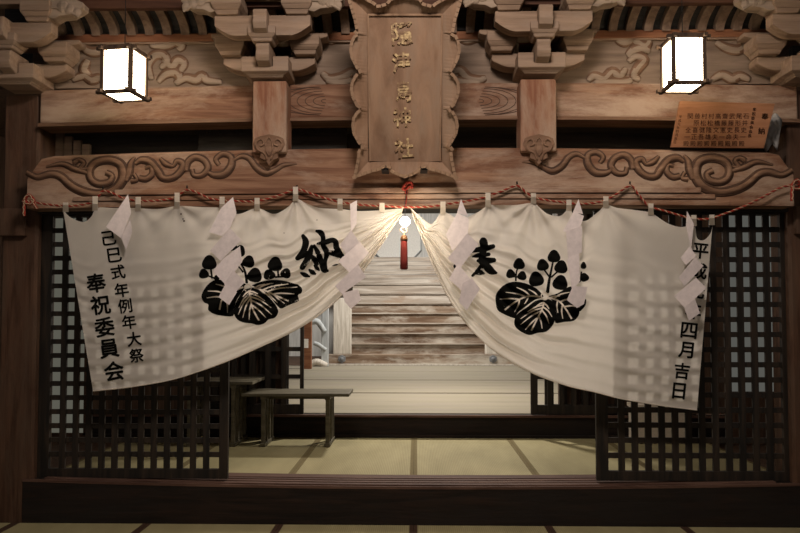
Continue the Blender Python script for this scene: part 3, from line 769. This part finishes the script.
CL, bvL = curtain('shrine_curtain', 'white cotton curtain swept up to the centre, left one with 納 and crest', Tl, Bl, None, 220, 130, tabsL, 3, 0, [(296,197,.024,11),(177,204,.010,9),(222,206,.008,9),(257,207,.013,9),(138,206,.006,8)], 7)
Tr = [(713,219),(711,232),(704,240),(697,238),(694,226),(680,227),(667,223),(651,213),(635,210),(618,208),(606,205),(598,212),(585,221),(575,216),(569,209),(560,216),(548,214),(540,208),(533,203),(515,205),(495,205),(488,205),(478,212),(460,219),(443,212),(432,224),(422,218),(411,208)]
Br = [(697,410),(665,406),(640,402),(618,398),(595,392),(572,387),(550,380),(530,372),(508,360),(486,344),(466,323),(448,297),(433,265),(422,238),(412,214)]
tabsR = [(712,221),(694,222),(651,211),(606,204),(569,208),(533.5,200),(488,203),(443,210)]
CR, bvR = curtain('shrine_curtain', 'white cotton curtain swept up to the centre, right one with 奉 and crest', Tr, Br, None, 220, 130, tabsR, 11, 1, [(533,201,.024,11),(443,211,.006,7),(606,205,.012,9),(488,203,.015,10),(569,208,.008,9)], 7)

def drape(vsx, bvh, off=.0045):
    out = []
    for v in vsx:
        d = (v-CAM).normalized()
        h = bvh.ray_cast(CAM, d)
        if h[0] is None:
            n = bvh.find_nearest(v); q = n[0]; out.append(Vector((v.x, q.y-off, v.z)))
        else: out.append(h[0]-d*off)
    return out
def ink(name, mbx, bvh, parent, mat, off=.0045, maxlen=.018):
    me = bpy.data.meshes.new('tmp'); me.from_pydata([tuple(v) for v in mbx.v], [], mbx.f); me.validate()
    bm = bmesh.new(); bm.from_mesh(me); bmesh.ops.triangulate(bm, faces=bm.faces)
    for _ in range(6):
        le = [e for e in bm.edges if e.calc_length() > maxlen]
        if not le: break
        bmesh.ops.subdivide_edges(bm, edges=le, cuts=1); bmesh.ops.triangulate(bm, faces=[f for f in bm.faces if len(f.verts) > 3])
    bm.to_mesh(me); bm.free()
    m2 = MB(); m2.v = drape([v.co.copy() for v in me.vertices], bvh, off); m2.f = [list(p.vertices) for p in me.polygons]
    bpy.data.meshes.remove(me)
    return make(name, m2, mat, parent, recalc=False)
def blob(mb, cx, cy, r, rot=0., k=.13, sx=1., tip=0.):
    n = 26; pts = []
    for i in range(n):
        q = 2*math.pi*i/n; rr = r*(1+k*math.cos(3*(q-R(rot)-math.pi/2)))
        pts.append(V(cx+rr*math.cos(q)*sx, cy-rr*math.sin(q), YC))
    mb.add([V(cx, cy, YC)]+pts, [[0, i+1, (i+1) % n+1] for i in range(n)])
def poly(mb, pts):
    c = cr([Vector((x, y, 0)) for x, y in pts+[pts[0]]], 3)[:-1]
    mb.add([V(p.x, p.y, YC) for p in c], [list(range(len(c)))])
def stroke(mb, pts, O=(0, 0), S=1., k=5):
    if S > 8: pts = [(x, y, w_*1.16) for x, y, w_ in pts]
    c = cr([Vector(((x/S)+O[0], (y/S)+O[1], w_/S)) for x, y, w_ in pts], k); a = []; b = []
    for i, p in enumerate(c):
        t_ = c[min(i+1, len(c)-1)]-c[max(i-1, 0)]; t_.z = 0; t_.normalize(); nn = Vector((-t_.y, t_.x, 0)); h = max(p.z, .15)/2
        a.append(V(p.x+nn.x*h, p.y+nn.y*h, YC)); b.append(V(p.x-nn.x*h, p.y-nn.y*h, YC))
    m_ = len(c); mb.add(a+b, [[i, i+1, m_+i+1, m_+i] for i in range(m_-1)])
    for p in (c[0], c[-1]):
        if p.z*S > 14 or S == 1. and p.z > 1.2: blob(mb, p.x, p.y, p.z/2, 0, .03)
def leafset(leaves, veins, dots, stems, O, S, center, bvh, parent):
    q = lambda pts: [(x/S+O[0], y/S+O[1]) for x, y in pts]
    mb = MB()
    for l in leaves:
        m1 = MB(); poly(m1, q(l)); mb.add(m1.v, m1.f)
    for x, y, r, rt_, sx in dots: blob(mb, x/S+O[0], y/S+O[1], r/S, rt_, .09, sx)
    for s in stems: stroke(mb, s, O, S)
    ink('crest_print', mb, bvh, parent, M['ink'], .0045)
    mv = MB()
    for s in veins: stroke(mv, [(x, y, w_) for x, y, w_ in s], O, S)
    n = 20; cx, cy, r0, r1 = center
    va = [V((cx+r1*math.cos(2*math.pi*i/n))/S+O[0], (cy+r1*math.sin(2*math.pi*i/n))/S+O[1], YC) for i in range(n)]
    vb_ = [V((cx+r0*math.cos(2*math.pi*i/n))/S+O[0], (cy+r0*math.sin(2*math.pi*i/n))/S+O[1], YC) for i in range(n)]
    mv.add(va+vb_, [[i, (i+1) % n, (i+1) % n+n, i+n] for i in range(n)])
    ink('leaf_vein_print', mv, bvh, parent, M['ivory'], .0065)
def vein_fan(c, mid, tips, w=7.5):
    """midrib polyline mid, side veins from points on the rib to tips (x,y,t)"""
    out = [[(x, y, w*1.1) for x, y in mid]]
    q = cr([Vector((x, y, 0)) for x, y in mid], 8)
    for x, y, t_ in tips:
        p = q[min(len(q)-1, int(t_*(len(q)-1)))]; m_ = Vector(((p.x+x)/2, (p.y+y)/2, 0)); 
        dv = Vector((x-p.x, y-p.y, 0)); nn = Vector((mid[-1][0]-mid[0][0], mid[-1][1]-mid[0][1], 0)).normalized()
        m_ = m_ - nn*dv.length*.10
        out.append([(p.x, p.y, w), (m_.x, m_.y, w), (x, y, w*.45)])
    return out
# --- left crest
O, S = (190, 225), 5.075
LL = [[(285,300),(235,285),(175,280),(130,278),(95,298),(70,330),(58,362),(70,392),(93,403),(92,430),(118,450),(160,460),(218,462),(224,425),(240,375),(268,335)],
      [(298,322),(272,332),(245,370),(228,410),(223,450),(243,482),(278,496),(312,500),(345,508),(378,499),(398,480),(432,470),(448,440),(436,408),(402,368),(362,334),(325,318)],
      [(312,306),(360,288),(420,278),(480,283),(530,298),(548,302),(568,322),(566,345),(548,356),(552,384),(522,398),(490,412),(462,424),(438,404),(404,362),(364,330)]]
VL = vein_fan(0, [(300,330),(308,370),(316,420),(350,485)], [(268,365,.12),(248,420,.2),(268,470,.35),(300,480,.55),(245,455,.28),(345,350,.1),(380,385,.2),(412,420,.32),(415,455,.45),(385,470,.6)])
VL += vein_fan(0, [(325,318),(385,335),(440,360),(500,385)], [(380,300,.05),(440,292,.15),(500,300,.28),(545,315,.4),(530,350,.55),(410,365,.2),(445,395,.4),(480,398,.6)])
VL += vein_fan(0, [(270,315),(215,340),(165,375),(150,430)], [(180,290,.15),(130,300,.35),(90,335,.5),(85,370,.65),(200,400,.4),(190,445,.6)])
DL = [(98,192,37,0,1),(70,248,25,10,1),(135,268,14,0,1),(252,132,29,-20,1),(215,110,22,20,1),(297,187,31,-15,1),(180,235,30,20,1),(328,256,37,-10,1),(432,200,37,-5,1),(486,246,26,-20,1),(402,253,26,15,1.15)]
ST = [[(288,290,14),(280,240,12),(262,200,11),(240,160,9)],[(270,240,10),(250,215,8),(225,195,8)],[(285,265,10),(300,250,8)],[(445,225,9),(450,268,12)],[(430,265,9),(470,262,9)],[(105,215,9),(112,272,10)],[(85,255,8),(125,270,9)]]
leafset(LL, VL, DL, ST, O, S, (293, 320, 15, 20), bvL, CL)
# --- right crest
O, S = (485, 240), 5.075
LR = [[(298,285),(260,245),(200,218),(140,212),(92,232),(58,272),(54,312),(64,355),(95,376),(130,391),(154,396),(166,370),(200,342),(250,305),(285,293)],
      [(300,302),(258,308),(215,340),(165,375),(149,410),(154,440),(184,466),(225,482),(265,472),(310,465),(342,435),(358,400),(362,360),(350,320),(325,300)],
      [(320,285),(370,270),(420,240),(445,238),(480,262),(508,300),(505,335),(482,358),(476,382),(450,410),(402,416),(356,420),(363,370),(352,325)]]
VR = vein_fan(0, [(300,315),(290,350),(265,400),(235,460)], [(260,335,.08),(215,365,.2),(180,400,.3),(180,430,.45),(205,455,.65),(325,350,.12),(340,390,.25),(325,425,.4),(290,450,.6)])
VR += vein_fan(0, [(280,288),(220,285),(160,310),(100,355)], [(220,250,.1),(160,240,.3),(105,265,.45),(75,300,.6),(200,325,.35),(150,365,.6)])
VR += vein_fan(0, [(325,292),(375,310),(410,350),(440,400)], [(380,285,.08),(430,265,.2),(470,300,.4),(480,340,.6),(370,370,.3),(395,400,.5)])
DR = [(350,84,32,0,1),(293,128,30,10,1),(386,138,33,-10,1),(260,200,38,10,1),(382,218,38,-10,1),(173,122,29,0,1),(130,172,23,10,1),(188,182,23,-10,1),(500,130,18,0,.8),(505,190,22,20,1),(470,200,18,0,1)]
STR = [[(318,262,18),(325,210,14),(335,160,11),(345,110,9)],[(300,150,9),(325,185,9)],[(380,150,8),(335,190,9)],[(156,208,9),(160,160,8),(170,140,8)],[(135,185,8),(185,190,8)],[(490,160,8),(485,200,8)],[(480,358,12),(505,330,10),(512,300,4)]]
leafset(LR, VR, DR, STR, O, S, (303, 285, 15, 21), bvR, CR)
# --- big brush characters
mb = MB(); O, S = (285, 215), 7.614
for s in [[(138,160,30),(158,205,50),(142,270,46),(98,328,38)],[(95,328,36),(150,300,44),(195,285,34)],[(203,240,28),(190,290,46),(165,345,46),(132,398,42)],[(180,300,26),(222,335,42),(240,372,34)],
          [(115,437,10),(150,455,36),(184,468,14)],[(180,413,12),(207,435,36),(236,452,12)],[(220,380,12),(242,402,32),(264,424,10)],
          [(240,122,20),(272,135,44),(290,170,36),(290,230,38),(318,285,44),(306,350,30),(300,415,50),(322,424,24)],[(222,235,22),(252,290,40),(278,360,44),(295,410,50)],
          [(248,218,16),(300,210,38),(355,192,40),(385,205,42),(392,250,46),(420,300,46),(440,322,34),(418,344,14)],[(318,285,24),(370,292,44),(425,312,36)],[(360,386,4),(385,380,12),(405,378,6)]]:
    stroke(mb, s, O, S)
ink('brush_character', mb, bvL, CL, M['ink'])
mb = MB(); O, S = (455, 225), 8.883
for s in [[(252,148,64),(258,190,62),(246,250,54),(240,320,60)],[(132,246,8),(190,222,38),(262,212,46),(338,190,34)],[(150,284,6),(205,270,36),(300,260,28)],[(205,318,26),(270,318,52),(345,312,36)],
          [(258,330,34),(212,388,26),(156,450,20)],[(258,330,44),(290,378,62),(328,412,54),(376,428,12)],[(182,436,10),(222,422,42),(254,430,18)],[(220,378,14),(255,374,22)],
          [(-2,345,4),(4,368,34),(22,372,4)]]:
    stroke(mb, s, O, S)
ink('brush_character', mb, bvR, CR, M['ink'])
mb = MB(); flat = lambda X, Y: YC
for ch, x, y in (('奉', 96, 283), ('祝', 100.5, 305), ('委', 104.5, 327), ('員', 109, 348.5), ('会', 114, 371)): text_px(mb, ch, x, y, 18.8, flat, .036, 8)
ink('brush_lettering', mb, bvL, CL, M['ink'], .004)
mb = MB()
for ch, x, y in (('己', 109, 238), ('巳', 114.5, 255), ('式', 118, 272), ('年', 121.5, 290), ('例', 125, 306), ('年', 129, 322), ('大', 134, 339), ('祭', 136.5, 355.5)): text_px(mb, ch, x, y, 13.8, flat, .034, 8)
ink('brush_lettering', mb, bvL, CL, M['ink'], .004)
mb = MB()
for ch, x, y in (('平', 700.5, 251), ('成', 699, 271), ('元', 696.5, 291), ('年', 693.5, 311), ('四', 689, 330.5), ('月', 686, 350), ('吉', 682, 371), ('日', 679, 391)): text_px(mb, ch, x, y, 15.5, flat, .036, -6)
ink('brush_lettering', mb, bvR, CR, M['ink'], .004)
mb = MB()
for x, y, r in ((181, 214, .8), (183, 219, .7), (184, 221, .9), (284, 233, .5), (317, 220, .5)): blob(mb, x, y, r, 0, 0)
ink('ink_spot', mb, bvL, CL, M['inkbrown'], .004)

# ================================================================== SHIDE
def shide(lab, quads):
    t = thing('paper_streamer', lab, 'paper streamer', tuple(V(*quads[0][0], YC-.06)), 'zigzag paper streamers')
    for i, q in enumerate(quads):
        y0 = YC-.062-.012*i; n = len(q); cx = sum(p[0] for p in q)/n
        a = [V(x, y, y0-.0009*(x-cx)*(1 if i % 2 else -1)) for x, y in q]; b = [v+Vector((0, .0015, 0)) for v in a]
        make('paper_fold', MB().add(a+b, [list(range(n)), [k+n for k in range(n)][::-1]]+[[k, k+n, (k+1) % n+n, (k+1) % n] for k in range(n)]), M['paper'], t)
shide('short zigzag paper streamer nearest the left column, over the small lettering', [[(128,194),(131,213),(121,238),(106,227)],[(121,237),(130,219),(132,232),(126,250)]])
shide('zigzag paper streamer covering the left crest', [[(233,197),(236.5,213),(230,228),(222,236),(209,232),(221,208)],[(230,228),(241.6,240),(220.5,261),(210,250.6)],[(224,258),(240,246),(242,262),(225,284),(212.6,271)],[(233,270),(245,282),(234,294),(224,284)],[(226,283),(237,292),(229,305),(218.5,297)]])
shide('zigzag paper streamer right of the 納 character', [[(350,204),(357,200),(356.5,224),(351,232)],[(351,230),(360,243),(348,258),(340,245)],[(360,242),(369,253),(350,273),(338,261)],[(358,264),(366,277),(342,294),(335,286)],[(342,293),(358,289),(361,300),(351,309),(345,302)]])
shide('zigzag paper streamer left of the 奉 character', [[(461,199),(468,216),(457,213)],[(457,213),(469,218),(468,234),(452,251),(446,234)],[(467,233),(478.6,244),(459.5,269),(448,258)],[(458,263),(471,280),(461,290),(449,279)],[(462.7,283),(472,278),(480,289),(467,310),(459,302)]])
shide('zigzag paper streamer covering the right edge of the right crest', [[(578.5,199),(583,214),(573,212)],[(574,211),(584,216),(577,236),(563,231)],[(566,231),(582,226),(582,252),(568,259)],[(567,259),(579,253),(580,281),(572,290)],[(573,286),(587.5,287),(584,304),(577,308),(566.8,300)]])
shide('zigzag paper streamer nearest the right column', [[(687,211),(694,224),(691,248),(686,226)],[(689.7,246),(696,256),(686,265),(680.6,258)],[(695,257),(703.5,266),(684.5,286),(678.7,277.7)],[(696,277.7),(706.5,288),(684.5,308),(674.5,296)],[(684,307),(695,299),(700,313),(689,321)]])

# ================================================================== BULB + TASSEL
t = thing('bare_bulb', 'bare glowing bulb hanging where the two curtains meet', 'bulb', tuple(V(405, 222, -.30)))
c = V(405, 221.5, -.37)
make('glass_bulb', MB().ball(tuple(c), .033, 14), M['bulb'], t, smooth=True)
make('bulb_wire', MB().tube([V(406.5, 190, -.24), V(405, 203, -.35), c+Vector((0, 0, .03))], .003, 5), M['iron'], t)
t = thing('red_tassel', 'dark red tassel hanging straight below the bare bulb', 'tassel', tuple(V(404, 270, -.27)))
a = V(404, 254, -.27); hz = 15/140.
mb = MB().lathe((a.x, a.y, a.z-hz), [(.018, 0), (.027, .006), (.026, .06), (.024, .15), (.022, .2), (.012, .222)], 18)
make('fringe', mb, M['tassel'], t, smooth=True)
make('gold_cap', MB().lathe((a.x, a.y, a.z+hz-.0), [(.024, -.018), (.026, 0), (.02, .018), (.008, .026)], 14), M['brass'], t, smooth=True)
make('white_cord_loop', MB().tube(cr([V(404, 238, -.27), V(404, 233, -.27), V(400.5, 230.5, -.27), V(402, 227.5, -.27), V(406, 228, -.27), V(406.5, 231, -.27), V(404, 233, -.275)], 5), .006, 6), M['ropewhite'], t, smooth=True)
t = thing('red_cord_knot', 'small red cord knot nailed to the beam below the plaque', 'cord', tuple(V(407, 190, -.22)))
mb = MB().tube(cr([V(406, 194, -.215), V(406, 190, -.22), V(403, 189, -.22), V(404.5, 185, -.225), V(408, 182.5, -.225), V(411.5, 183, -.225), V(412, 187.5, -.22), V(409.5, 186, -.225), V(406, 189.5, -.22)], 6), .011, 7)
make('looped_cord', mb, M['red'], t, smooth=True)
make('cord_tail', MB().tube([V(406, 191, -.22), V(406.5, 199, -.235), V(405.5, 207, -.25)], .004, 6), M['red'], t)

# ================================================================== BENCHES
def bench(x0, x1, Y0, Y1, zt_, lab, legs, cat='bench', nm='slatted_bench'):
    t = thing(nm, lab, cat, ((x0+x1)/2, (Y0+Y1)/2, .25))
    make('bench_top', MB().box(x0, x1, Y0, Y1, zt_-.028, zt_), M['bench'], t, bev=.004)
    for lx in legs:
        mb = MB().box(lx-.025, lx+.025, Y0+.02, Y1-.02, .253, .285).box(lx-.025, lx+.025, Y0+.02, Y1-.02, zt_-.06, zt_-.028)
        for k in range(4):
            y = Y0+.03+(Y1-Y0-.1)*k/3; mb.box(lx-.018, lx+.018, y, y+.04, .285, zt_-.06)
        make('leg_panel', mb, M['bench'], t, bev=.002)
    make('stretcher', MB().box(min(legs)+.02, max(legs)-.02, (Y0+Y1)/2-.012, (Y0+Y1)/2+.012, zt_-.075, zt_-.03), M['bench'], t)
bench(PX(244, 1.67), PX(350, 1.67), 1.62, 2.10, .755, 'low olive-grey slatted-leg bench on the tatami inside the doorway', (PX(265, 1.67), PX(328.5, 1.67)))
bench(PX(190, 1.75), PX(257, 1.75), 1.62, 2.18, .865, 'taller table with slatted legs behind the left lattice door', (PX(199, 1.9), PX(241, 1.9)), 'table', 'slatted_table')

# ================================================================== PASSAGE AND STAIRS
ys = [(2.41, 4.34), (4.44, 6.26), (6.38, 8.1), (8.15, 9.60)]
for i, (a, b) in enumerate(ys):
    o = make('floor_sheet', MB().box(-3.0, 2.9, a, b, .462, .473+.001*(i % 2)), M['sheet'], bev=.004)
    tag(o, 'pale floor sheet of the passage, %s from the far threshold' % names[i], 'floor sheet', 'pale floor sheets')
YS = 9.84
t = thing('wooden_stairs', 'broad weathered wooden stairs rising behind the parted curtains', 'stairs', (0, YS, .473))
x0, x1 = PX(346, YS), PX(496, YS)
make('base_beam', MB().box(PX(328, YS), PX(512, YS), YS-.12, YS+.1, .473, PZ(354, YS)), M['stair'], t, bev=.01)
zprev = PZ(354, YS); tops = [343.5, 333, 323, 313, 303, 293, 283.5]
for i, y in enumerate(tops):
    yy = YS+.02+.27*i; z = PZ(y, yy)
    mt = M['stair'] if i < 5 else M['stairpale']
    make('step', MB().box(x0, x1, yy, yy+.05, zprev-.01, z-.035).box(x0, x1, yy-.035, yy+.36, z-.035, z), mt, t, bev=.006)
    make('step_nosing', MB().box(x0, x1, yy-.045, yy-.0351, z-.016, z+.002), M['stairpale'], t)
    zprev = z
yy = YS+2.0
mb = MB()
for k in range(6):
    a, b = PZ(283.5-k*4.4, yy), PZ(283.5-(k+1)*4.4, yy); mb.box(PX(330, yy), PX(515, yy), yy, yy+.06, a+.008, b)
make('upper_boarding', mb, M['stairpale'], t, bev=.004)
for a, b in ((334, 352), (484, 500)):
    make('newel_board', MB().box(PX(a, YS), PX(b, YS), YS-.06, YS+.02, PZ(354, YS), PZ(298, YS)), M['whitepost'], t, bev=.01)
for x in (342, 493):
    c = V(x, 359, YS-.12); n = 6
    mb = MB(); mb.prism([(c.x+.085*math.cos(q), c.z+.085*math.sin(q)) for q in [2*math.pi*k/6+R(30) for k in range(6)]], YS-.15, YS-.115).ball((c.x, YS-.15, c.z), .045, 8)
    make('nail_cover', mb, M['nailcover'], t, bev=.01)
o = make('white_curb', MB().box(PX(322, YS-.2), PX(535, YS-.2), YS-.22, YS-.125, .474, .50), M['whitepost']); tag(o, 'narrow white board at the foot of the wooden stairs', 'board')
# white panel at the head of the stairs
Yp = 12.93
t = thing('white_panel', 'large white panel with cut lower corners above the stairs', 'panel', tuple(V(404, 257, Yp)))
make('panel_face', MB().prism([P(x, y, Yp) for x, y in [(372, 196), (372, 250), (380, 257.5), (414, 257.5), (421, 250), (421, 196)]], Yp, Yp+.06), M['whitepanel'], t)
make('panel_border', MB().tube([V(x, y, Yp-.005) for x, y in [(372, 196), (372, 250), (380, 257.5), (414, 257.5), (421, 250), (421, 196)]], .018, 6), M['greyrail'], t)
# railing left of stairs
t = thing('curved_rail', 'grey rail with curved arms left of the stairs, by the open lattice', 'rail', tuple(V(318, 368, 9.3)))
make('upright', MB().box(PX(322, 9.3), PX(329, 9.3), 9.28, 9.36, .473, PZ(300, 9.3)), M['greyrail'], t, bev=.01)
for pts, r in (([(311, 322), (318, 322), (325, 332)], .06), ([(314, 343), (319, 345), (326, 350)], .045), ([(303, 384), (307, 370), (316, 362), (327, 366)], .07)):
    make('curved_arm', MB().tube(cr([V(x, y, 9.3) for x, y in pts], 6), r, 8), M['greyrail'] if r < .07 else M['whitepost'], t, smooth=True)
t = thing('brown_post', 'short brown post with a white notice beside the curved rail', 'post', tuple(V(308, 360, 8.6)))
make('shaft', MB().box(PX(303, 8.6), PX(312, 8.6), 8.58, 8.7, .474, PZ(318, 8.6)), M['redbeam'], t, bev=.005)
make('notice', MB().box(PX(305, 8.57), PX(309, 8.57), 8.565, 8.579, PZ(348, 8.57), PZ(339, 8.57)), M['whitepanel'], t)

for o in bpy.data.objects:
    if '_o' in o: del o['_o']
